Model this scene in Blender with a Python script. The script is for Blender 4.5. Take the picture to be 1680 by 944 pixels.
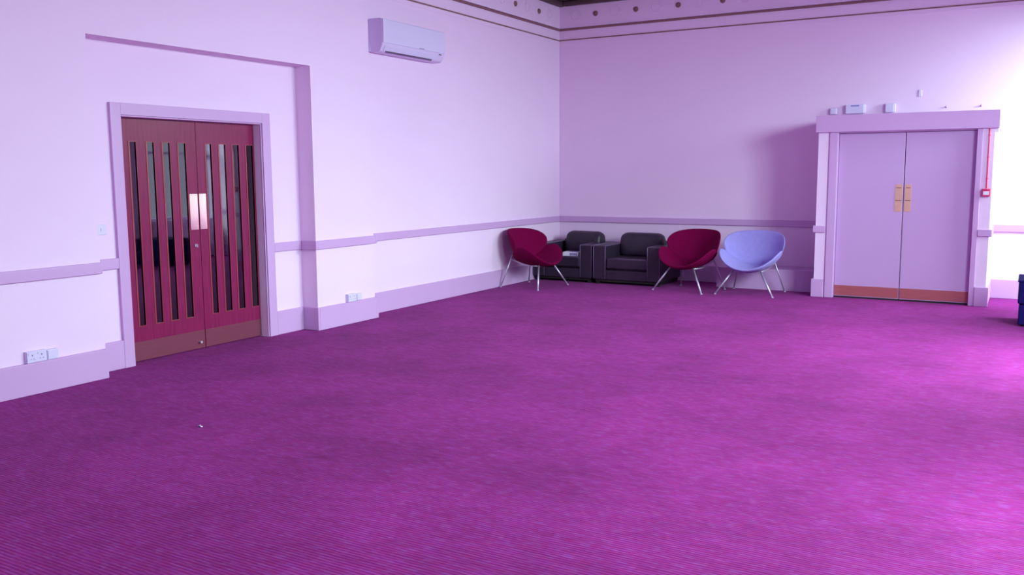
import bpy, bmesh, math, random
from mathutils import Vector, Matrix
random.seed(7)
PI = math.pi
for o in list(bpy.data.objects): bpy.data.objects.remove(o)
S = bpy.context.scene
C = S.collection

# ------------------------------------------------------------------ camera
cd = bpy.data.cameras.new('camera'); cam = bpy.data.objects.new('camera', cd); C.objects.link(cam)
cd.sensor_width = 36; cd.lens = 36 * 1472.417 / 1680; cd.clip_start = 0.05
R = [[0.8657480383783537, 0.057857692316820926, -0.4971245532900227],
     [0.5004427111670336, -0.11221859753254977, 0.85846612001151],
     [-0.006117751533160616, -0.9919977186504007, -0.12610749108827282]]
m = Matrix(((R[0][0], -R[0][1], -R[0][2], 6.5303), (R[1][0], -R[1][1], -R[1][2], -12.7956),
            (R[2][0], -R[2][1], -R[2][2], 1.6), (0, 0, 0, 1)))
cam.matrix_world = m
S.camera = cam
S.view_settings.view_transform = 'Standard'; S.view_settings.look = 'None'
S.view_settings.gamma = 1; S.view_settings.use_curve_mapping = False
S.view_settings.exposure = 0.0

# ------------------------------------------------------------------ daylight
W = 7.6            # right wall (windows), out of frame
YF = -14.6         # wall behind the camera
WINS = [(-1.75, -0.12), (-5.5, -3.5), (-9.1, -7.1), (-12.7, -10.7)]
SILL, HEAD = 0.75, 3.35
w = bpy.data.worlds.new('sky'); S.world = w; w.use_nodes = True
w.node_tree.nodes['Background'].inputs[0].default_value = (0.70, 0.72, 1.0, 1)
w.node_tree.nodes['Background'].inputs[1].default_value = 1.5
POW = [510, 1310, 930, 175]
for (y0, y1), p in zip(WINS, POW):
    l = bpy.data.lights.new('window_daylight', 'AREA'); l.shape = 'RECTANGLE'
    l.size = 2.0; l.size_y = y1 - y0 + 1.6; l.energy = p; l.color = (0.68, 1.0, 0.90); l.spread = math.radians(180)
    o = bpy.data.objects.new('window_daylight', l); C.objects.link(o)
    o.location = (W + 2.2, (y0 + y1) / 2, 3.4)
    o.rotation_euler = (0, math.radians(90 - 33), 0)   # skylight falls slightly downward into the room

# ------------------------------------------------------------------ materials
def mat(name, col, rough=0.6, metal=0.0, spec=0.5, var=0.0, vscale=4.0, bump=0.0, bscale=60.0, stretch=None, sheen=0.0, col2=None, coat=0.0):
    M = bpy.data.materials.new(name); M.use_nodes = True
    nt = M.node_tree; b = nt.nodes['Principled BSDF']
    b.inputs['Base Color'].default_value = (*col, 1); b.inputs['Roughness'].default_value = rough
    b.inputs['Metallic'].default_value = metal; b.inputs['Specular IOR Level'].default_value = spec
    if coat: b.inputs['Coat Weight'].default_value = coat; b.inputs['Coat Roughness'].default_value = 0.15
    if sheen:
        b.inputs['Sheen Weight'].default_value = sheen; b.inputs['Sheen Roughness'].default_value = 0.5
        b.inputs['Sheen Tint'].default_value = (*[min(1, c * 2 + .2) for c in col], 1)
    tc = nt.nodes.new('ShaderNodeTexCoord'); mp = nt.nodes.new('ShaderNodeMapping')
    nt.links.new(tc.outputs['Object'], mp.inputs[0])
    if stretch: mp.inputs['Scale'].default_value = stretch
    n = nt.nodes.new('ShaderNodeTexNoise'); n.inputs['Scale'].default_value = vscale; n.inputs['Detail'].default_value = 6
    nt.links.new(mp.outputs[0], n.inputs[0])
    if var or col2:
        r = nt.nodes.new('ShaderNodeValToRGB'); c2 = col2 or tuple(c * (1 - var) for c in col)
        r.color_ramp.elements[0].position = 0.3; r.color_ramp.elements[1].position = 0.7
        r.color_ramp.elements[0].color = (*c2, 1); r.color_ramp.elements[1].color = (*col, 1)
        nt.links.new(n.outputs['Fac'], r.inputs[0]); nt.links.new(r.outputs[0], b.inputs['Base Color'])
    if bump:
        n2 = nt.nodes.new('ShaderNodeTexNoise'); n2.inputs['Scale'].default_value = bscale; n2.inputs['Detail'].default_value = 3
        nt.links.new(mp.outputs[0], n2.inputs[0])
        bp = nt.nodes.new('ShaderNodeBump'); bp.inputs['Strength'].default_value = bump; bp.inputs['Distance'].default_value = 0.01
        nt.links.new(n2.outputs['Fac'], bp.inputs['Height']); nt.links.new(bp.outputs[0], b.inputs['Normal'])
    return M

M_wall = mat('cream_wallpaper', (0.89, 0.64, 0.91), 0.75, var=0.02, vscale=1.2, bump=0.08, bscale=90, stretch=(1, 1, 2.5), spec=0.25)
M_trim = mat('lilac_gloss_paint', (0.64, 0.37, 0.70), 0.35, var=0.03, vscale=2, spec=0.4)
M_door = mat('lilac_door_paint', (0.58, 0.345, 0.66), 0.4, var=0.02, vscale=2, bump=0.03, bscale=25, spec=0.4)
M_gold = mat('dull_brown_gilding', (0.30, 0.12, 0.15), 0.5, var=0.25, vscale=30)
M_ceil = mat('dark_brown_cornice', (0.10, 0.05, 0.06), 0.6, var=0.3, vscale=12)
M_ceilw = mat('ceiling_paint', (0.82, 0.62, 0.80), 0.8, var=0.03)
M_wood = mat('reddish_mahogany', (0.28, 0.018, 0.10), 0.28, col2=(0.20, 0.012, 0.07), vscale=5, stretch=(1, 9, 0.7), spec=0.25, coat=0.06)
M_bead = mat('lit_glazing_bead_wood', (0.36, 0.035, 0.07), 0.35, col2=(0.28, 0.03, 0.05), vscale=6, stretch=(1, 9, 1))  # lighter red than the leaves, the lit slot edges put into the colour
M_kick1 = mat('brushed_bronze_kickplate', (0.27, 0.06, 0.11), 0.38, metal=0.4, var=0.15, vscale=6, stretch=(1, 1, 20))
M_kick2 = mat('copper_kickplate', (0.52, 0.13, 0.15), 0.45, metal=0.3, col2=(0.42, 0.10, 0.13), vscale=5, stretch=(1, 1, 30))
M_brass = mat('polished_brass', (0.92, 0.72, 0.55), 0.12, metal=1.0, var=0.05)
M_brass2 = mat('satin_brass', (0.80, 0.46, 0.36), 0.45, metal=0.4, var=0.08, vscale=20)
M_dark = mat('dark_gap', (0.012, 0.008, 0.012), 0.8, var=0.1)
M_chrome = mat('satin_chrome', (0.66, 0.60, 0.76), 0.42, metal=0.7, var=0.04)
M_red = mat('crimson_wool', (0.19, 0.001, 0.056), 0.85, var=0.18, vscale=25, bump=0.35, bscale=350, sheen=0.0, spec=0.06)
M_blue = mat('pale_blue_wool', (0.37, 0.30, 0.76), 0.85, var=0.08, vscale=25, bump=0.35, bscale=350, sheen=0.1, spec=0.15)
M_leather = mat('dark_aubergine_leather', (0.034, 0.019, 0.045), 0.42, var=0.25, vscale=9, bump=0.25, bscale=45, spec=0.4)
M_piping_hi = mat('leather_piping_highlight', (0.16, 0.10, 0.22), 0.35, var=0.1)  # paler than the leather, with specular edge highlights put into the colour
M_navy = mat('navy_fabric', (0.012, 0.006, 0.10), 0.9, spec=0.1, var=0.2, vscale=30, bump=0.3, bscale=200)
M_plast = mat('white_plastic', (0.74, 0.63, 0.92), 0.35, var=0.01)
M_acside = mat('white_ac_plastic', (0.76, 0.59, 0.90), 0.4, var=0.01)
M_slot = mat('vent_shadow_plastic', (0.16, 0.10, 0.20), 0.5, var=0.1)
M_bluetx = mat('blue_print', (0.22, 0.20, 0.62), 0.5, var=0.1)
M_redpl = mat('red_plastic', (0.74, 0.03, 0.17), 0.4, var=0.05)
M_paper = mat('white_paper', (0.80, 0.78, 0.92), 0.6, var=0.03)
M_print = mat('mauve_print', (0.30, 0.22, 0.48), 0.6, var=0.3, vscale=30)

def carpet():
    M = bpy.data.materials.new('ribbed_magenta_carpet'); M.use_nodes = True; nt = M.node_tree; N = nt.nodes; L = nt.links
    b = N['Principled BSDF']; b.inputs['Roughness'].default_value = 0.9; b.inputs['Specular IOR Level'].default_value = 0.1
    b.inputs['Sheen Weight'].default_value = 0.05; b.inputs['Sheen Roughness'].default_value = 0.4
    b.inputs['Sheen Tint'].default_value = (0.8, 0.45, 1.0, 1)
    tc = N.new('ShaderNodeTexCoord')
    sep = N.new('ShaderNodeSeparateXYZ'); L.new(tc.outputs['Object'], sep.inputs[0])
    def noise(scale, detail, sx=1, sy=1, rough=0.6):
        mp = N.new('ShaderNodeMapping'); mp.inputs['Scale'].default_value = (sx, sy, 1); L.new(tc.outputs['Object'], mp.inputs[0])
        n = N.new('ShaderNodeTexNoise'); n.inputs['Scale'].default_value = scale; n.inputs['Detail'].default_value = detail
        n.inputs['Roughness'].default_value = rough; L.new(mp.outputs[0], n.inputs[0]); return n.outputs['Fac']
    # ribs run along x, one every 20 mm
    mu = N.new('ShaderNodeMath'); mu.operation = 'MULTIPLY'; mu.inputs[1].default_value = 2 * PI / 0.020; L.new(sep.outputs['Y'], mu.inputs[0])
    sn = N.new('ShaderNodeMath'); sn.operation = 'SINE'; L.new(mu.outputs[0], sn.inputs[0])
    rib = N.new('ShaderNodeMapRange'); rib.inputs[1].default_value = -1; rib.inputs[2].default_value = 1; L.new(sn.outputs[0], rib.inputs[0])
    def mix(a, bcol, fac, blend='MIX'):
        mx = N.new('ShaderNodeMix'); mx.data_type = 'RGBA'; mx.blend_type = blend
        if isinstance(fac, float): mx.inputs[0].default_value = fac
        else: L.new(fac, mx.inputs[0])
        for i, c in ((6, a), (7, bcol)):
            if isinstance(c, tuple): mx.inputs[i].default_value = (*c, 1)
            else: L.new(c, mx.inputs[i])
        return mx.outputs[2]
    def ramp(fac, a, c):
        r = N.new('ShaderNodeMapRange'); r.inputs[1].default_value = a; r.inputs[2].default_value = c; L.new(fac, r.inputs[0]); return r.outputs[0]
    brk = N.new('ShaderNodeMath'); brk.operation = 'MULTIPLY'; L.new(rib.outputs[0], brk.inputs[0]); L.new(ramp(noise(14, 3, 0.4, 1.0), 0.25, 0.7), brk.inputs[1])
    c = mix((0.24, 0.012, 0.175), (0.395, 0.040, 0.37), brk.outputs[0])
    fl = ramp(noise(38, 4, 0.35, 1.3), 0.42, 0.60)
    c = mix(c, (0.36, 0.018, 0.13), mix_fac(N, L, fl, 0.34))
    fl2 = ramp(noise(47, 4, 0.3, 1.3), 0.50, 0.64)
    c = mix(c, (0.33, 0.11, 0.42), mix_fac(N, L, fl2, 0.34))
    wear = ramp(noise(1.1, 5, 1.0, 1.0, 0.65), 0.32, 0.68)
    c2 = mix((0.74, 0.74, 0.74), (1.08, 1.08, 1.08), wear)
    c = mix(c, c2, 1.0, 'MULTIPLY')
    L.new(c, b.inputs['Base Color'])
    bp = N.new('ShaderNodeBump'); bp.inputs['Strength'].default_value = 0.5; bp.inputs['Distance'].default_value = 0.004
    L.new(rib.outputs[0], bp.inputs['Height']); L.new(bp.outputs[0], b.inputs['Normal'])
    return M
def mix_fac(N, L, sock, k):
    m_ = N.new('ShaderNodeMath'); m_.operation = 'MULTIPLY'; m_.inputs[1].default_value = k; L.new(sock, m_.inputs[0]); return m_.outputs[0]
M_carpet = carpet()

def glass():
    M = bpy.data.materials.new('smoked_door_glass'); M.use_nodes = True; nt = M.node_tree; N = nt.nodes; L = nt.links
    N.remove(N['Principled BSDF']); out = N['Material Output']
    t = N.new('ShaderNodeBsdfTransparent'); t.inputs[0].default_value = (0.55, 0.45, 0.65, 1)
    g = N.new('ShaderNodeBsdfGlossy'); g.inputs['Roughness'].default_value = 0.03
    nz = N.new('ShaderNodeTexNoise'); nz.inputs['Scale'].default_value = 3
    bp = N.new('ShaderNodeBump'); bp.inputs['Strength'].default_value = 0.03; L.new(nz.outputs['Fac'], bp.inputs['Height']); L.new(bp.outputs[0], g.inputs['Normal'])
    fr = N.new('ShaderNodeFresnel'); fr.inputs[0].default_value = 2.3
    mx = N.new('ShaderNodeMixShader'); L.new(fr.outputs[0], mx.inputs[0]); L.new(t.outputs[0], mx.inputs[1]); L.new(g.outputs[0], mx.inputs[2])
    L.new(mx.outputs[0], out.inputs[0]); return M
M_glass = glass()

# ------------------------------------------------------------------ helpers
def B(bm, x0, x1, y0, y1, z0, z1):
    v = [bm.verts.new(p) for p in ((x0, y0, z0), (x1, y0, z0), (x1, y1, z0), (x0, y1, z0), (x0, y0, z1), (x1, y0, z1), (x1, y1, z1), (x0, y1, z1))]
    for f in ((0, 3, 2, 1), (4, 5, 6, 7), (0, 1, 5, 4), (1, 2, 6, 5), (2, 3, 7, 6), (3, 0, 4, 7)): bm.faces.new([v[i] for i in f])
def boxes(*bs):
    bm = bmesh.new()
    for b in bs: B(bm, *b)
    return bm
def tube(bm, pts, r, n=12, r1=None):
    pts = [Vector(p) for p in pts]; rings = []
    k = len(pts)
    for i, p in enumerate(pts):
        d = (pts[min(i + 1, k - 1)] - pts[max(i - 1, 0)]).normalized()
        a = d.orthogonal().normalized() if i == 0 else (ua - d * ua.dot(d)).normalized()
        ua = a; bb = d.cross(a); rr = r if r1 is None else r + (r1 - r) * i / (k - 1)
        rings.append([bm.verts.new(p + (a * math.cos(t) + bb * math.sin(t)) * rr) for t in [2 * PI * j / n for j in range(n)]])
    for q in range(k - 1):
        for j in range(n): bm.faces.new((rings[q][j], rings[q][(j + 1) % n], rings[q + 1][(j + 1) % n], rings[q + 1][j]))
    bm.faces.new(rings[0][::-1]); bm.faces.new(rings[-1])
def extrude_profile(bm, prof, y0, y1):     # closed (x,z) profile swept along y
    a = [bm.verts.new((x, y0, z)) for x, z in prof]; b = [bm.verts.new((x, y1, z)) for x, z in prof]
    n = len(prof)
    for i in range(n): bm.faces.new((a[i], a[(i + 1) % n], b[(i + 1) % n], b[i]))
    bm.faces.new(a[::-1]); bm.faces.new(b)
def part(name, bm, M, parent=None, bevel=0, seg=3, smooth=False, sub=0):
    bmesh.ops.recalc_face_normals(bm, faces=bm.faces)
    me = bpy.data.meshes.new(name); bm.to_mesh(me); bm.free(); me.materials.append(M)
    o = bpy.data.objects.new(name, me); C.objects.link(o)
    if parent: o.parent = parent
    if bevel:
        md = o.modifiers.new('bevel', 'BEVEL'); md.width = bevel; md.segments = seg; md.limit_method = 'ANGLE'; smooth = True
    if sub:
        md = o.modifiers.new('subdivision', 'SUBSURF'); md.levels = sub; md.render_levels = sub; smooth = True
    if smooth:
        for p in me.polygons: p.use_smooth = True
        if bevel or not sub:
            wn = o.modifiers.new('normals', 'WEIGHTED_NORMAL') if bevel else None
    return o
def empty(name, loc=(0, 0, 0), rz=0):
    o = bpy.data.objects.new(name, None); C.objects.link(o); o.location = loc; o.rotation_euler = (0, 0, rz); o.empty_display_size = 0.1; return o
def tag(o, label, cat, group=None):
    o['label'] = label; o['category'] = cat
    if group: o['group'] = group
    return o
def struct(name, bm, M, **k):
    o = part(name, bm, M, **k); o['kind'] = 'structure'; return o

# ------------------------------------------------------------------ room shell
XP = 0.203                     # pilaster / thick wall face on the left
YP0, YP1 = -5.868, -4.94       # thick strip right of the niche
YN0 = -8.335                   # left end of the niche
NT = 2.68                      # niche head
H = 4.75
DY0, DY1, DT = -7.925, -6.385, 2.085   # door opening in the left wall
struct('floor', boxes((-0.4, W + 0.3, YF - 0.2, 0.2, -0.1, 0)), M_carpet)
struct('ceiling', boxes((-0.3, W + 0.3, YF - 0.2, 0.2, H, H + 0.1)), M_ceilw)
bm = boxes((-0.3, 0, DY1, 0.2, 0, H), (-0.3, 0, YF - 0.2, DY0, 0, H), (-0.3, 0, DY0, DY1, DT, H),
           )
struct('wall_left', bm, M_wall)
struct('wall_left_thick', boxes((0, XP, YP0, YP1, 0, H), (0, XP, YN0, YP0, NT, H), (0, XP, YF, YN0, 0, H)), M_wall)
struct('wall_back', boxes((0, W, 0, 0.2, 0, H)), M_wall)
struct('wall_front', boxes((XP, W, YF - 0.2, YF, 0, H)), M_wall)
bm = bmesh.new(); prev = 0.2
for (y0, y1) in WINS:
    B(bm, W, W + 0.25, y1, prev, 0, H); B(bm, W, W + 0.25, y0, y1, 0, SILL); B(bm, W, W + 0.25, y0, y1, HEAD, H); prev = y0
B(bm, W, W + 0.25, YF - 0.2, prev, 0, H)
struct('wall_right', bm, M_wall)
for i, (y0, y1) in enumerate(WINS):
    ym = (y0 + y1) / 2; t = 0.05; X0, X1 = W + 0.1, W + 0.16
    bm = boxes((X0, X1, y0, y0 + t, SILL, HEAD), (X0, X1, y1 - t, y1, SILL, HEAD), (X0, X1, y0 + t, y1 - t, SILL, SILL + t), (X0, X1, y0 + t, y1 - t, HEAD - t, HEAD),
               (X0, X1, ym - 0.02, ym + 0.02, SILL + t, HEAD - t), (X0, X1, y0 + t, ym - 0.02, 2.0, 2.05), (X0, X1, ym + 0.02, y1 - t, 2.0, 2.05))
    struct('window_%d' % (i + 1), bm, M_plast)
# dim corridor behind the panelled doors
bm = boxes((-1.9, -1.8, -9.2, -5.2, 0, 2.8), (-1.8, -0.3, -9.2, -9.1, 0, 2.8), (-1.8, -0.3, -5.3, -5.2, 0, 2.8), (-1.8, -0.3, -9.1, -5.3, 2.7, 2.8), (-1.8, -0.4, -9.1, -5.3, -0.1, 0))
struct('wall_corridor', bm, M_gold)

# lobby (boxed entrance standing out from the back wall)
LX0, LX1, LY = 4.14, 6.105, -0.91
ZL = 2.10
CX0, CX1 = 4.378, 5.925       # door opening
bm = boxes((LX0, LX0 + 0.12, LY, 0, 0, ZL), (LX0 + 0.12, LX0 + 0.135, LY + 0.012, 0, 0, ZL), (LX1 - 0.12, LX1, LY, 0, 0, ZL), (LX0 + 0.12, LX1 - 0.12, LY + 0.05, 0, 2.075, ZL), (LX0, LX1, LY, 0, ZL, 2.27))
struct('wall_lobby', bm, M_wall)
# low boxing at the foot of the back wall, left of the lobby
bm = boxes((2.742, LX0, -0.515, 0, 0, 0.262)); B(bm, 2.735, LX0, -0.523, 0, 0.262, 0.283)
struct('trim_low_boxing', bm, M_trim)

# baseboards and dado rails
BT, RZ0, RZ1, T = 0.238, 0.838, 0.927, 0.03
def rail(lo, hi, name, M, runs, off=T):
    bm = bmesh.new()
    for (ax, c, a, b, s) in runs:      # ax 'x': face plane x=c, running y a..b, s = direction of projection
        if ax == 'x': B(bm, min(c, c + s * off), max(c, c + s * off), a, b, lo, hi)
        else: B(bm, a, b, min(c, c + s * off), max(c, c + s * off), lo, hi)
    return struct(name, bm, M, bevel=0.006, seg=2)
CAS0, CAS1 = -8.035, -6.27       # outer edges of the door casing
left_runs = [('x', 0, YP1 + T, 0, 1), ('y', YP1, 0, XP + T, 1), ('x', XP, YP0 , YP1, 1), ('y', YP0, T, XP + T, -1),
             ('x', 0, CAS1, YP0, 1), ('x', 0, YN0, CAS0, 1), ('x', XP, YF, YN0, 1)]
rail(0, BT, 'baseboard_left', M_trim, left_runs)
rail(RZ0, RZ1, 'trim_dado_left', M_trim, left_runs)
rail(0, BT, 'baseboard_back', M_trim, [('y', 0, T, 2.73, -1), ('y', 0, LX1, W, -1)])
rail(RZ0, RZ1, 'trim_dado_back', M_trim, [('y', 0, T, LX0, -1), ('y', 0, LX1 , W, -1)])
rail(0, BT, 'baseboard_right', M_trim, [('x', W, YF, -T, -1)])
rail(0.0, 0.232, 'baseboard_lobby', M_trim, [('y', LY, LX0 - T, LX0 + 0.122, -1), ('x', LX0, LY, -0.524, -1), ('y', LY, LX1 - 0.12, LX1 + T, -1), ('x', LX1, LY, -T, 1)], off=0.022)
rail(0.83, 0.915, 'trim_dado_lobby', M_trim, [('y', LY, LX0 - T, LX0 + 0.122, -1), ('x', LX0, LY, -T, -1), ('y', LY, LX1 - 0.12, LX1 + T, -1), ('x', LX1, LY, -T, 1)], off=0.022)
# lobby head board and inner casings
bm = boxes((LX0 - 0.03, LX1 + 0.045, LY - 0.045, LY + 0.0, 2.088, 2.295), (LX0 - 0.03, LX0, LY, 0, 2.088, 2.295), (LX1, LX1 + 0.045, LY, 0, 2.088, 2.295), (LX0, LX1, LY, 0, 2.27, 2.295))
struct('trim_lobby_head', bm, M_trim, bevel=0.004, seg=2)
bm = boxes((LX0 + 0.135, CX0, LY - 0.012, LY + 0.11, 0, 2.088), (CX1, LX1 - 0.12, LY - 0.012, LY + 0.11, 0, 2.088))
struct('trim_lobby_casing', bm, M_trim, bevel=0.006, seg=2)

# door casing on the left wall, with inner bead and lining
bm = boxes((0, 0.03, CAS0, DY0 - 0.012, 0, 2.195), (0, 0.03, DY1 + 0.012, CAS1 + 0.0, 0, 2.195), (0, 0.03, DY0 - 0.012, DY1 + 0.012, DT + 0.012, 2.195),
           (0, 0.016, DY0 - 0.012, DY0, 0, DT + 0.012), (0, 0.016, DY1, DY1 + 0.012, 0, DT + 0.012), (0, 0.016, DY0, DY1, DT, DT + 0.012))
struct('trim_door_casing', bm, M_trim, bevel=0.003, seg=2)
# cornice: thin line, brown moulding, frieze with relief rings, dark upper cornice
def crown(name, lo, hi, off, M, bev=0.0):
    bm = boxes((0, off, YP1 + off, 0, lo, hi), (off, W, -off, 0, lo, hi), (XP, XP + off, YF, YP1 + off, lo, hi), (W - off, W, YF, -off, lo, hi), (0, XP, YP1, YP1 + off, lo, hi))
    return struct(name, bm, M, bevel=bev, seg=2)
crown('trim_picture_line', 3.588, 3.596, 0.006, M_wall)
crown('trim_thin_line', 3.636, 3.652, 0.012, M_gold)
crown('trim_frieze', 3.84, 4.148, 0.010, M_wall)
crown('trim_gilt_moulding', 3.785, 3.815, 0.03, M_gold, 0.008)
crown('trim_upper_lip', 3.822, 3.84, 0.02, M_wall)
crown('trim_upper_cornice', 4.148, 4.22, 0.10, M_ceil, 0.02)
crown('trim_upper_cornice', 4.22, 4.45, 0.22, M_ceil, 0.03)
crown('trim_upper_cornice', 4.45, H, 0.4, M_ceil, 0.03)
frieze = bpy.data.objects['trim_frieze']
def boss(loc, wall):
    bm = bmesh.new(); n = 20
    prof = [(0.0, 0.026), (0.018, 0.024), (0.026, 0.016), (0.030, 0.018), (0.036, 0.014), (0.040, 0.0)]
    rings = []
    for r, h in prof:
        rings.append([bm.verts.new((r * math.cos(2 * PI * j / n), -0.010 - h, r * math.sin(2 * PI * j / n))) for j in range(n)] if r else [bm.verts.new((0, -0.010 - h, 0))])
    for q in range(len(rings) - 1):
        a, b = rings[q], rings[q + 1]
        for j in range(n):
            if len(a) == 1: bm.faces.new((a[0], b[j], b[(j + 1) % n]))
            else: bm.faces.new((a[j], b[j], b[(j + 1) % n], a[(j + 1) % n]))
    o = part('rosette', bm, M_gold, smooth=True, parent=frieze)
    o.location = loc
    if wall == 'left': o.rotation_euler = (0, 0, PI / 2)
def ring_relief(bm, cx, cz, r, wall):
    pts = [];
    k = 26
    for j in range(k + 1):      # scroll: a ring winding inwards
        a = 2 * PI * 1.45 * j / k; rr = r * (1 - 0.5 * j / k)
        u, v = cx + rr * math.cos(a), cz + rr * math.sin(a)
        pts.append((u, -0.0115, v) if wall == 'back' else (0.0115, u, v))
    tube(bm, pts, 0.0055, 6)
bosses = bmesh.new()
x = 0.62
i = 0
while x < W - 0.3:
    boss((x, 0, 4.003), 'back')
    ring_relief(bosses, x - 0.33, 4.0, 0.085, 'back'); x += 0.655
y = -0.69
while y > YP1 + 0.3:
    boss((0, y, 3.99), 'left'); ring_relief(bosses, y + 0.35, 4.0, 0.085, 'left'); y -= 0.705
sc = part('scroll_relief', bosses, M_wall, smooth=True, parent=frieze)

# ------------------------------------------------------------------ panelled double doors (left wall)
door1 = empty('door_1', (-0.08, (DY0 + DY1) / 2, 0)); door1['kind'] = 'structure'
door1['label'] = 'red mahogany double doors with eight tall narrow glass slots in the niche'
yc = (DY0 + DY1) / 2
SEAM = -7.093
panesL = [(-7.79, -7.728), (-7.618, -7.548), (-7.455, -7.383), (-7.29, -7.212)]
panesR = [(-6.985, -6.918), (-6.828, -6.75), (-6.664, -6.585), (-6.492, -6.407)]
def leaf(y0, y1, panes, name):
    bm = bmesh.new(); x0, x1 = -0.04, 0.0
    z0, z1 = 0.31, 1.888
    B(bm, x0, x1, y0, y1, 0.008, z0); B(bm, x0, x1, y0, y1, z1, DT - 0.006)
    ys = [y0] + [v for p in panes for v in p] + [y1]
    for k in range(0, len(ys), 2): B(bm, x0, x1, ys[k], ys[k + 1], z0, z1)
    L = part(name, bm, M_wood, door1)
    L.location = (0, -yc, 0)
    for (a, b) in panes:
        g = part('glass_pane', boxes((-0.013, -0.008, a, b, z0, z1)), M_glass, L)
        bd = boxes((-0.008, 0.004, a - 0.014, a, z0 - 0.004, z1 + 0.004), (-0.008, 0.002, b, b + 0.005, z0 - 0.004, z1 + 0.004), (-0.008, 0.003, a, b, z0 - 0.004, z0 + 0.002), (-0.008, 0.002, a, b, z1 - 0.002, z1 + 0.004))
        part('glazing_bead', bd, M_bead, L)
    return L
LL = leaf(DY0 + 0.004, SEAM - 0.003, panesL, 'door_leaf')
LR = leaf(SEAM + 0.003, DY1 - 0.004, panesR, 'door_leaf')
def plates(L, a, b, pa, pb):
    k = part('kick_plate', boxes((0.0, 0.003, a, b, 0.012, 0.175)), M_kick1, L); k['label'] = 'brushed bronze kick plate'
    k = part('push_plate', boxes((0.0, 0.004, pa, pb, 1.108, 1.434)), M_brass, L, bevel=0.001, seg=1); k['label'] = 'shiny brass push plate'
    s = bmesh.new()
    for yy in (pa + 0.012, pb - 0.012):
        for zz in (1.12, 1.422): tube(s, [(0.003, yy, zz), (0.006, yy, zz)], 0.004, 8)
    part('plate_screws', s, M_brass2, L)
plates(LL, DY0 + 0.006, SEAM - 0.006, -7.196, -7.106)
plates(LR, SEAM + 0.006, DY1 - 0.006, -7.088, -7.008)
bm = bmesh.new(); tube(bm, [(0.0, -7.150, 0.962), (0.01, -7.150, 0.962), (0.012, -7.150, 0.962)], 0.016, 16); B(bm, 0.01, 0.03, -7.154, -7.148, 0.945, 0.975)
o = part('thumb_turn', bm, M_chrome, LL, bevel=0.002, seg=2); o['label'] = 'small chrome thumb turn lock'
bm = bmesh.new(); tube(bm, [(0.0, -7.165, 0.07), (0.035, -7.165, 0.07)], 0.012, 12)
o = part('floor_bolt', bm, M_chrome, LL, bevel=0.002, seg=2)
bm = boxes((-0.06, -0.045, DY0, DY1, 0, DT))
part('door_stop', boxes((-0.07, -0.042, DY0, DY0 + 0.02, 0, DT), (-0.07, -0.042, DY1 - 0.02, DY1, 0, DT), (-0.07, -0.042, DY0 + 0.02, DY1 - 0.02, DT - 0.02, DT)), M_trim, door1).location = (0, -yc, 0)
bm.free()

# ------------------------------------------------------------------ lilac double doors in the lobby
door2 = empty('door_2', (5.152, LY + 0.07, 0)); door2['kind'] = 'structure'
door2['label'] = 'lilac painted flush double doors with copper kick plates'
SX = 5.152
for (a, b, pa, pb) in ((CX0 + 0.003, SX - 0.004, 5.056, 5.138), (SX + 0.004, CX1 - 0.003, 5.166, 5.240)):
    L = part('door_leaf', boxes((a - SX, b - SX, 0, 0.04, 0.02, 2.068)), M_door, door2, bevel=0.004, seg=2)
    k = part('kick_plate', boxes((a - SX + 0.004, b - SX - 0.004, -0.003, 0, 0.03, 0.158)), M_kick2, L); k['label'] = 'copper kick plate'
    k = part('push_plate', boxes((pa - SX, pb - SX, -0.004, 0, 1.105, 1.437)), M_brass2, L, bevel=0.001, seg=1); k['label'] = 'satin brass push plate'
    gr = boxes((pa - SX + 0.012, pb - SX - 0.012, -0.0055, -0.004, 1.393, 1.402), (pa - SX + 0.006, pb - SX - 0.006, -0.0055, -0.004, 1.237, 1.247))
    part('plate_marking', gr, M_gold, L)
part('dark_threshold', boxes((CX0 - SX, CX1 - SX, 0.005, 0.05, 0.0, 0.018)), M_dark, door2)
part('door_head_stop', boxes((CX0 - SX, CX1 - SX, 0.045, 0.07, 2.02, 2.075)), M_trim, door2)

# ------------------------------------------------------------------ things on the walls
# air conditioner
ac = tag(empty('air_conditioner', (0, -4.08, 2.95)), 'white wall-mounted air conditioning unit high on the left wall', 'air conditioner')
hw = 0.607
prof = [(0, 0.015), (0, 0.362), (0.03, 0.370), (0.165, 0.368), (0.192, 0.358), (0.196, 0.34), (0.196, 0.092), (0.19, 0.07), (0.165, 0.022), (0.15, 0.008), (0.13, 0.0), (0.04, 0.0)]
bm = bmesh.new(); extrude_profile(bm, prof, -hw, hw); part('body', bm, M_acside, ac, bevel=0.006, seg=2)
prof = [(0.197, 0.10), (0.197, 0.352), (0.205, 0.357), (0.21, 0.35), (0.212, 0.25), (0.211, 0.108), (0.207, 0.10)]
bm = bmesh.new(); extrude_profile(bm, prof, -hw + 0.004, hw - 0.004); o = part('front_panel', bm, M_plast, ac, bevel=0.002, seg=2)
bm = boxes((0.209, 0.2125, 0.07, 0.17, 0.108, 0.114)); part('badge', bm, M_slot, o)
bm = bmesh.new(); extrude_profile(bm, [(0.166, 0.022), (0.190, 0.068), (0.195, 0.074), (0.197, 0.068), (0.170, 0.020)], -hw + 0.05, hw - 0.16); part('air_louvre', bm, M_plast, ac)
bm = bmesh.new(); extrude_profile(bm, [(0.150, 0.006), (0.166, 0.024), (0.1695, 0.022), (0.154, 0.002)], -hw + 0.10, hw - 0.22); part('air_slot', bm, M_slot, ac)
bm = boxes((0.196, 0.202, hw - 0.12, hw - 0.07, 0.078, 0.09)); part('status_light', bm, M_slot, ac)
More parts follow.
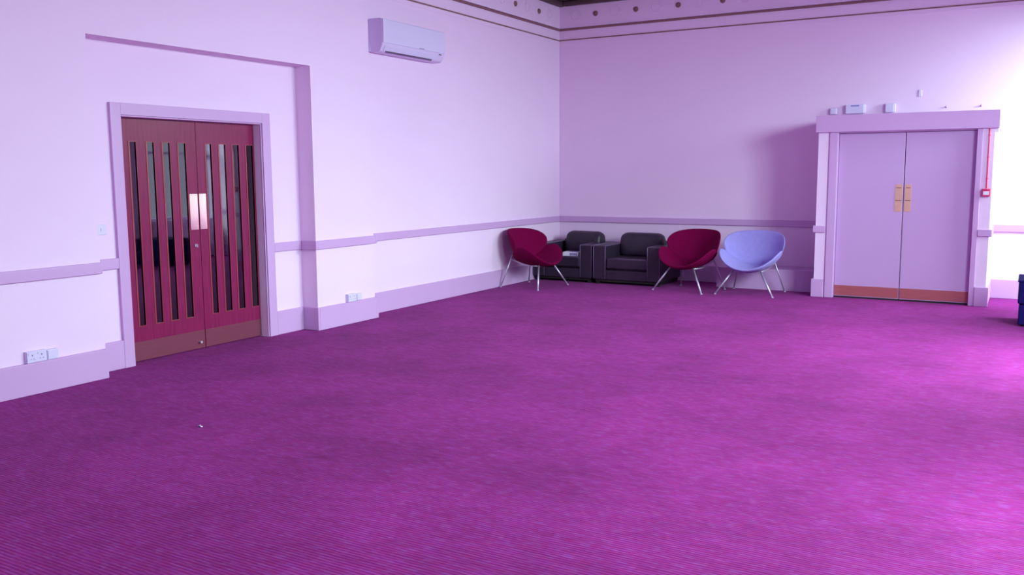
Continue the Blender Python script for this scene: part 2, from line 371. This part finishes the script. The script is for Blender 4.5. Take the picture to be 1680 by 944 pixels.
bm = bmesh.new(); extrude_profile(bm, [(0, 0.01), (0, 0.13), (0.02, 0.10), (0.035, 0.05), (0.035, 0.01)], -hw - 0.012, -hw); part('pipe_cover', bm, M_plast, ac)

def socket(name, loc, wid, label, group):
    s = tag(empty(name, loc), label, 'socket', group)
    part('back_box', boxes((0, 0.030, -wid / 2, wid / 2, 0, 0.086)), M_plast, s, bevel=0.003, seg=2)
    part('face_plate', boxes((0.030, 0.038, -wid / 2 + 0.002, wid / 2 - 0.002, 0.002, 0.084)), M_plast, s, bevel=0.003, seg=2)
    n = 2 if wid > 0.1 else 1
    for k in range(n):
        c = (k - (n - 1) / 2) * 0.072
        bm = boxes((0.0375, 0.0385, c - 0.004, c + 0.004, 0.050, 0.062), (0.0375, 0.0385, c - 0.016, c - 0.008, 0.026, 0.031), (0.0375, 0.0385, c + 0.008, c + 0.016, 0.026, 0.031))
        part('pin_holes', bm, M_slot, s)
        part('rocker_switch', boxes((0.038, 0.042, c - 0.030, c - 0.020, 0.060, 0.076)), M_plast, s)
    return s
socket('wall_socket', (XP, -8.925, 0.239), 0.155, 'white double wall socket on the skirting at the far left, left of the panelled doors', None)
socket('wall_socket', (XP, -5.365, 0.239), 0.135, 'white double wall socket on the skirting just right of the niche', None)
def trunk(loc, label):
    t = tag(empty('wall_box', loc), label, 'socket box')
    part('box_body', boxes((0, 0.034, -0.045, 0.045, 0, 0.078)), M_plast, t, bevel=0.004, seg=2)
    part('cover_plate', boxes((0.034, 0.04, -0.040, 0.040, 0.005, 0.073)), M_plast, t, bevel=0.003, seg=2)
trunk((XP, -8.80, 0.239), 'small white data box right beside the far left double socket')
trunk((XP, -5.245, 0.239), 'small white data box right beside the double socket right of the niche')
sw = tag(empty('light_switch', (0, -8.165, 1.125)), 'pale light switch on the niche wall left of the panelled doors', 'switch')
part('face_plate', boxes((0, 0.010, -0.043, 0.043, 0, 0.086)), M_plast, sw, bevel=0.003, seg=2)
part('rocker', boxes((0.010, 0.015, -0.008, 0.008, 0.030, 0.056)), M_plast, sw, bevel=0.001, seg=1)

# devices seen above the lobby head, fixed to the back wall
t = tag(empty('emergency_light', (4.418, 0, 2.36)), 'white emergency light box with blue strip on wall above lilac doors', 'emergency light')
part('housing', boxes((-0.118, 0.118, -0.07, 0, 0, 0.118)), M_plast, t, bevel=0.008, seg=2)
part('blue_label', boxes((-0.052, 0.052, -0.0715, -0.07, 0.092, 0.108)), M_bluetx, t)
part('diffuser_end', boxes((0.118, 0.128, -0.06, 0, 0.004, 0.114)), M_plast, t, bevel=0.002, seg=1)
t = tag(empty('junction_box', (4.143, 0, 2.36)), 'smallest white box on the wall, above the left end of the lobby', 'wall box')
part('box_body', boxes((-0.045, 0.045, -0.05, 0, 0, 0.085)), M_plast, t, bevel=0.008, seg=2)
part('lid', boxes((-0.038, 0.038, -0.056, -0.05, 0.008, 0.077)), M_plast, t, bevel=0.003, seg=1)
t = tag(empty('alarm_box', (4.85, 0, 2.36)), 'upright white box on the wall above the middle of the lilac doors', 'wall box')
part('box_body', boxes((-0.06, 0.052, -0.06, 0, 0, 0.115)), M_plast, t, bevel=0.006, seg=2)
part('side_panel', boxes((0.052, 0.06, -0.055, 0, 0.003, 0.112)), M_plast, t, bevel=0.002, seg=1)
part('front_cover', boxes((-0.052, 0.044, -0.065, -0.06, 0.008, 0.107)), M_plast, t, bevel=0.003, seg=1)
o = part('wall_sensor', boxes((-0.022, 0.022, -0.012, 0, 0, 0.09)), M_plast, bevel=0.006, seg=2); o.location = (5.195, 0, 2.545)
tag(o, 'small pale plate alone on the wall above the lilac doors', 'sensor')
for (xx, lab) in ((5.511, 'tiny wall hook above the right lilac door, left one of two'), (5.903, 'tiny wall hook above the right end of the lobby, right one of two')):
    bm = bmesh.new(); tube(bm, [(0, 0, 0.012), (0, -0.03, 0.012), (0, -0.042, 0.018), (0, -0.045, 0.032)], 0.006, 10)
    tube(bm, [(0, 0, 0.012), (0, -0.006, 0.012)], 0.013, 12)
    o = part('wall_hook', bm, M_trim, smooth=True); o.location = (xx, 0, 2.39); tag(o, lab, 'hook')

# fire alarm call point and its cable on the right pilaster
yf = LY
cp = tag(empty('call_point', (6.050, yf, 1.300)), 'red fire alarm call point on the pilaster right of lilac doors', 'fire alarm')
part('red_housing', boxes((-0.043, 0.043, -0.045, 0, 0, 0.09)), M_redpl, cp, bevel=0.006, seg=2)
part('front_window', boxes((-0.030, 0.030, -0.048, -0.045, 0.018, 0.060)), M_paper, cp, bevel=0.001, seg=1)
part('key_slot', boxes((-0.006, 0.006, -0.0475, -0.045, 0.070, 0.076)), M_dark, cp)
bm = bmesh.new(); tube(bm, [(6.050, yf - 0.012, 1.392), (6.050, yf - 0.012, 1.6), (6.050, yf - 0.012, 1.9), (6.050, yf - 0.012, 2.086)], 0.0075, 10)
for zz in (1.5, 1.75, 2.0): B(bm, 6.038, 6.062, yf - 0.014, yf, zz, zz + 0.012)
tag(part('alarm_cable', bm, M_redpl), 'thin red cable running up the pilaster from the alarm call point', 'cable')
o = part('wall_bracket', boxes((0, 0.04, -0.03, 0.03, 0, 0.045)), M_plast, bevel=0.006, seg=2); o.location = (LX1, LY + 0.04, 2.04)
tag(o, 'small pale block tucked under the right end of the lobby head', 'bracket')

# ------------------------------------------------------------------ lounge chairs made of two curved shells
def shell(half_w, b, thm, t, bulge=0.0):
    """padded dish: bends about the depth axis so both tips rise; returns bmesh in (x across, y depth, z normal)"""
    bm = bmesh.new(); Rb = half_w / math.sin(thm); NR, NA = 12, 72
    def P(r, a, side):
        ca, sa = math.cos(a), math.sin(a)
        u = r * math.copysign(abs(ca) ** 0.97, ca); v = r * math.copysign(abs(sa) ** 1.12, sa)
        v *= 1.0
        th = u * thm
        prof = max(0.0, 1 - r ** 5) ** 0.5
        e = 0.5 * t * prof * side
        k = bulge * (v * v)
        x = (Rb - e - k * 0) * math.sin(th); z = Rb - (Rb - e) * math.cos(th) + bulge * v * v
        return (x, v * b, z)
    top = [[bm.verts.new(P(0, 0, 1))]]; bot = [[bm.verts.new(P(0, 0, -1))]]
    rim = None
    rs = [math.sin(PI / 2 * i / NR) for i in range(1, NR + 1)]
    for r in rs:
        if r > 0.9999:
            rim = [bm.verts.new(P(1, 2 * PI * j / NA, 0)) for j in range(NA)]; top.append(rim); bot.append(rim)
        else:
            top.append([bm.verts.new(P(r, 2 * PI * j / NA, 1)) for j in range(NA)]); bot.append([bm.verts.new(P(r, 2 * PI * j / NA, -1)) for j in range(NA)])
    for G, fl in ((top, 0), (bot, 1)):
        for q in range(len(G) - 1):
            a, c = G[q], G[q + 1]
            for j in range(NA):
                j2 = (j + 1) % NA
                f = (a[0], c[j], c[j2]) if len(a) == 1 else (a[j], c[j], c[j2], a[j2])
                bm.faces.new(f[::-1] if fl else f)
    return bm
def lounge_chair(loc, rz, M, label):
    c = tag(empty('lounge_chair', loc, rz), label, 'chair', 'curved two-shell lounge chairs on chrome legs')
    bm = shell(0.405, 0.300, math.radians(66), 0.056, 0.035)
    bm.transform(Matrix.Translation((0, -0.06, 0.322)) @ Matrix.Rotation(math.radians(4), 4, 'X'))
    part('seat_shell', bm, M, c, smooth=True)
    bm = shell(0.408, 0.262, math.radians(60), 0.05, 0.02)
    # depth axis -> up (reclined), normal -> forward
    a = math.radians(24)
    rot = Matrix(((1, 0, 0, 0), (0, math.sin(a), -math.cos(a), 0), (0, math.cos(a), math.sin(a), 0), (0, 0, 0, 1)))
    bm.transform(Matrix.Translation((0, 0.265, 0.572)) @ rot)
    part('back_shell', bm, M, c, smooth=True)
    for s in (-1, 1):
        bm = bmesh.new(); tube(bm, [(s * 0.382, -0.33, 0.004), (s * 0.180, -0.21, 0.322)], 0.0115, 14); part('leg', bm, M_chrome, c, smooth=True)
        bm = bmesh.new(); tube(bm, [(s * 0.352, 0.33, 0.004), (s * 0.215, 0.205, 0.48)], 0.0095, 14); part('leg', bm, M_chrome, c, smooth=True)
        for (fx, fy) in ((0.382, -0.33), (0.352, 0.33)):
            bm = bmesh.new(); tube(bm, [(s * fx, fy, 0.0), (s * fx, fy, 0.012)], 0.016, 12); part('foot_cap', bm, M_chrome, c)
    bm = bmesh.new()
    tube(bm, [(-0.175, -0.15, 0.318), (0, -0.12, 0.285), (0.175, -0.15, 0.318)], 0.007, 10)
    for s in (-1, 1): tube(bm, [(s * 0.180, -0.21, 0.312), (s * 0.19, 0.0, 0.312), (s * 0.235, 0.222, 0.39)], 0.007, 10)
    part('under_frame', bm, M_chrome, c, smooth=True)
    return c
lounge_chair((0.42, -1.62, 0), math.radians(84), M_red, 'crimson curved shell lounge chair by the left wall, turned sideways')
lounge_chair((2.515, -0.99, 0), math.radians(-13), M_red, 'crimson curved shell lounge chair between the black armchairs and pale blue chair')
lounge_chair((3.35, -0.95, 0), math.radians(-2.5), M_blue, 'pale blue curved shell lounge chair, rightmost of the seats')

# ------------------------------------------------------------------ leather club armchairs
def armchair(loc, wd, rz, label, cush_dx, cush_rot):
    a = tag(empty('club_armchair', loc, rz), label, 'armchair', 'dark leather club armchairs in the corner')
    D, AW, AH, Z0 = 0.86, 0.195, 0.555, 0.065     # front at y=0, back at y=D
    for s in (0, 1):
        x0 = 0 if s == 0 else wd - AW
        o = part('armrest', boxes((x0, x0 + AW, 0, D, Z0, AH)), M_leather, a, bevel=0.018, seg=3)
        bm = bmesh.new()
        for xx in (x0 + 0.006, x0 + AW - 0.006):
            tube(bm, [(xx, 0.002, Z0 + 0.02), (xx, 0.002, AH - 0.012), (xx, 0.02, AH - 0.002), (xx, D - 0.02, AH - 0.002)], 0.006, 8)
        part('piping_highlight', bm, M_piping_hi, o, smooth=True)  # pale lines standing in for highlights along the arm edges
    part('front_rail', boxes((AW, wd - AW, 0.012, 0.08, Z0, 0.205)), M_leather, a, bevel=0.012)
    part('seat_base', boxes((AW, wd - AW, 0.08, D - 0.02, Z0, 0.215)), M_leather, a)
    o = part('seat_cushion', boxes((AW + 0.006, wd - AW - 0.006, 0.0, 0.60, 0.222, 0.382)), M_leather, a, bevel=0.028, seg=4)
    bm = bmesh.new(); tube(bm, [(AW + 0.02, 0.008, 0.372), (wd - AW - 0.02, 0.008, 0.372), (wd - AW - 0.012, 0.008, 0.36), (wd - AW - 0.012, 0.008, 0.24)], 0.005, 8)
    part('piping_highlight', bm, M_piping_hi, o, smooth=True)  # same pale highlight line along the cushion edge
    part('backrest', boxes((AW, wd - AW, 0.66, D, 0.215, 0.60)), M_leather, a, bevel=0.03, seg=4)
    # loose back cushion with a rolled head
    bm = bmesh.new(); L0, L1 = AW - 0.01, wd - AW + 0.03
    prof = [(0.50, 0.385), (0.485, 0.42), (0.49, 0.56), (0.505, 0.66), (0.52, 0.71), (0.56, 0.738), (0.62, 0.745), (0.68, 0.738), (0.735, 0.70), (0.745, 0.62), (0.72, 0.5), (0.70, 0.385)]
    n = len(prof); segs = 14; rings = []
    for i in range(segs + 1):
        f = i / segs; xx = L0 + (L1 - L0) * f; e = min(f, 1 - f); k = 1 - 0.24 * max(0, 1 - e / 0.16) ** 2
        cy, cz = 0.62, 0.54
        rings.append([bm.verts.new((xx, cy + (p - cy) * k, cz + (q - cz) * k)) for p, q in prof])
    for i in range(segs):
        for j in range(n): bm.faces.new((rings[i][j], rings[i][(j + 1) % n], rings[i + 1][(j + 1) % n], rings[i + 1][j]))
    bm.faces.new(rings[0]); bm.faces.new(rings[-1][::-1])
    cx = (L0 + L1) / 2
    bm.transform(Matrix.Translation((cush_dx, 0, -0.022)) @ Matrix.Translation((cx, 0.62, 0)) @ Matrix.Rotation(cush_rot, 4, 'Z') @ Matrix.Translation((-cx, -0.62, 0)))
    part('back_cushion', bm, M_leather, a, sub=1)
    for (fx, fy) in ((0.06, 0.07), (wd - 0.06, 0.07), (0.06, D - 0.07), (wd - 0.06, D - 0.07)):
        part('foot', boxes((fx - 0.03, fx + 0.03, fy - 0.03, fy + 0.03, 0, Z0)), M_dark, a, bevel=0.004, seg=1)
    part('dust_cover', boxes((0.03, wd - 0.03, 0.03, D - 0.03, 0.035, Z0)), M_dark, a)
    return a
armchair((0.04, -0.95, 0), 0.975, 0, 'dark leather club armchair in the corner with a folded paper on its seat', 0.085, math.radians(-6))
armchair((1.045, -0.97, 0), 1.025, 0, 'dark leather club armchair beside the middle crimson chair, seat empty', 0.0, 0)
pm = tag(empty('folded_newspaper', (0.655, -0.84, 0.384), math.radians(8)), 'white folded paper with mauve print lying on left armchair seat', 'paper')
part('pages', boxes((-0.13, 0.115, -0.09, 0.09, 0, 0.058)), M_paper, pm, bevel=0.006, seg=2)
part('printed_cover', boxes((-0.02, 0.095, -0.0915, -0.09, 0.008, 0.046), (-0.04, 0.10, -0.075, 0.08, 0.058, 0.060)), M_print, pm)

# ------------------------------------------------------------------ navy seat at the right edge of the picture
nv = tag(empty('navy_seat', (6.452, -2.29, 0)), 'navy fabric seat cut off by the right edge of the picture', 'seat')
part('seat_base', boxes((0.012, 0.70, 0, 0.62, 0.02, 0.225)), M_navy, nv, bevel=0.012)
part('seat_cushion', boxes((0.0, 0.71, -0.008, 0.63, 0.235, 0.475)), M_navy, nv, bevel=0.02)
part('edge_piping', boxes((-0.008, 0.718, -0.014, 0.636, 0.462, 0.482)), M_navy, nv, bevel=0.008)
for fx in (0.06, 0.64):
    for fy in (0.06, 0.56): part('foot', boxes((fx - 0.02, fx + 0.02, fy - 0.02, fy + 0.02, 0, 0.03)), M_dark, nv)

# scrap of lint on the carpet
bm = bmesh.new(); pts = [(-0.018, 0, 0.003), (-0.006, 0.008, 0.008), (0.006, -0.004, 0.006), (0.018, 0.004, 0.003)]
tube(bm, pts, 0.004, 8)
o = part('paper_scrap', bm, M_paper, smooth=True); o.location = (1.993, -8.96, 0); tag(o, 'tiny white scrap of lint lying on the carpet', 'scrap')
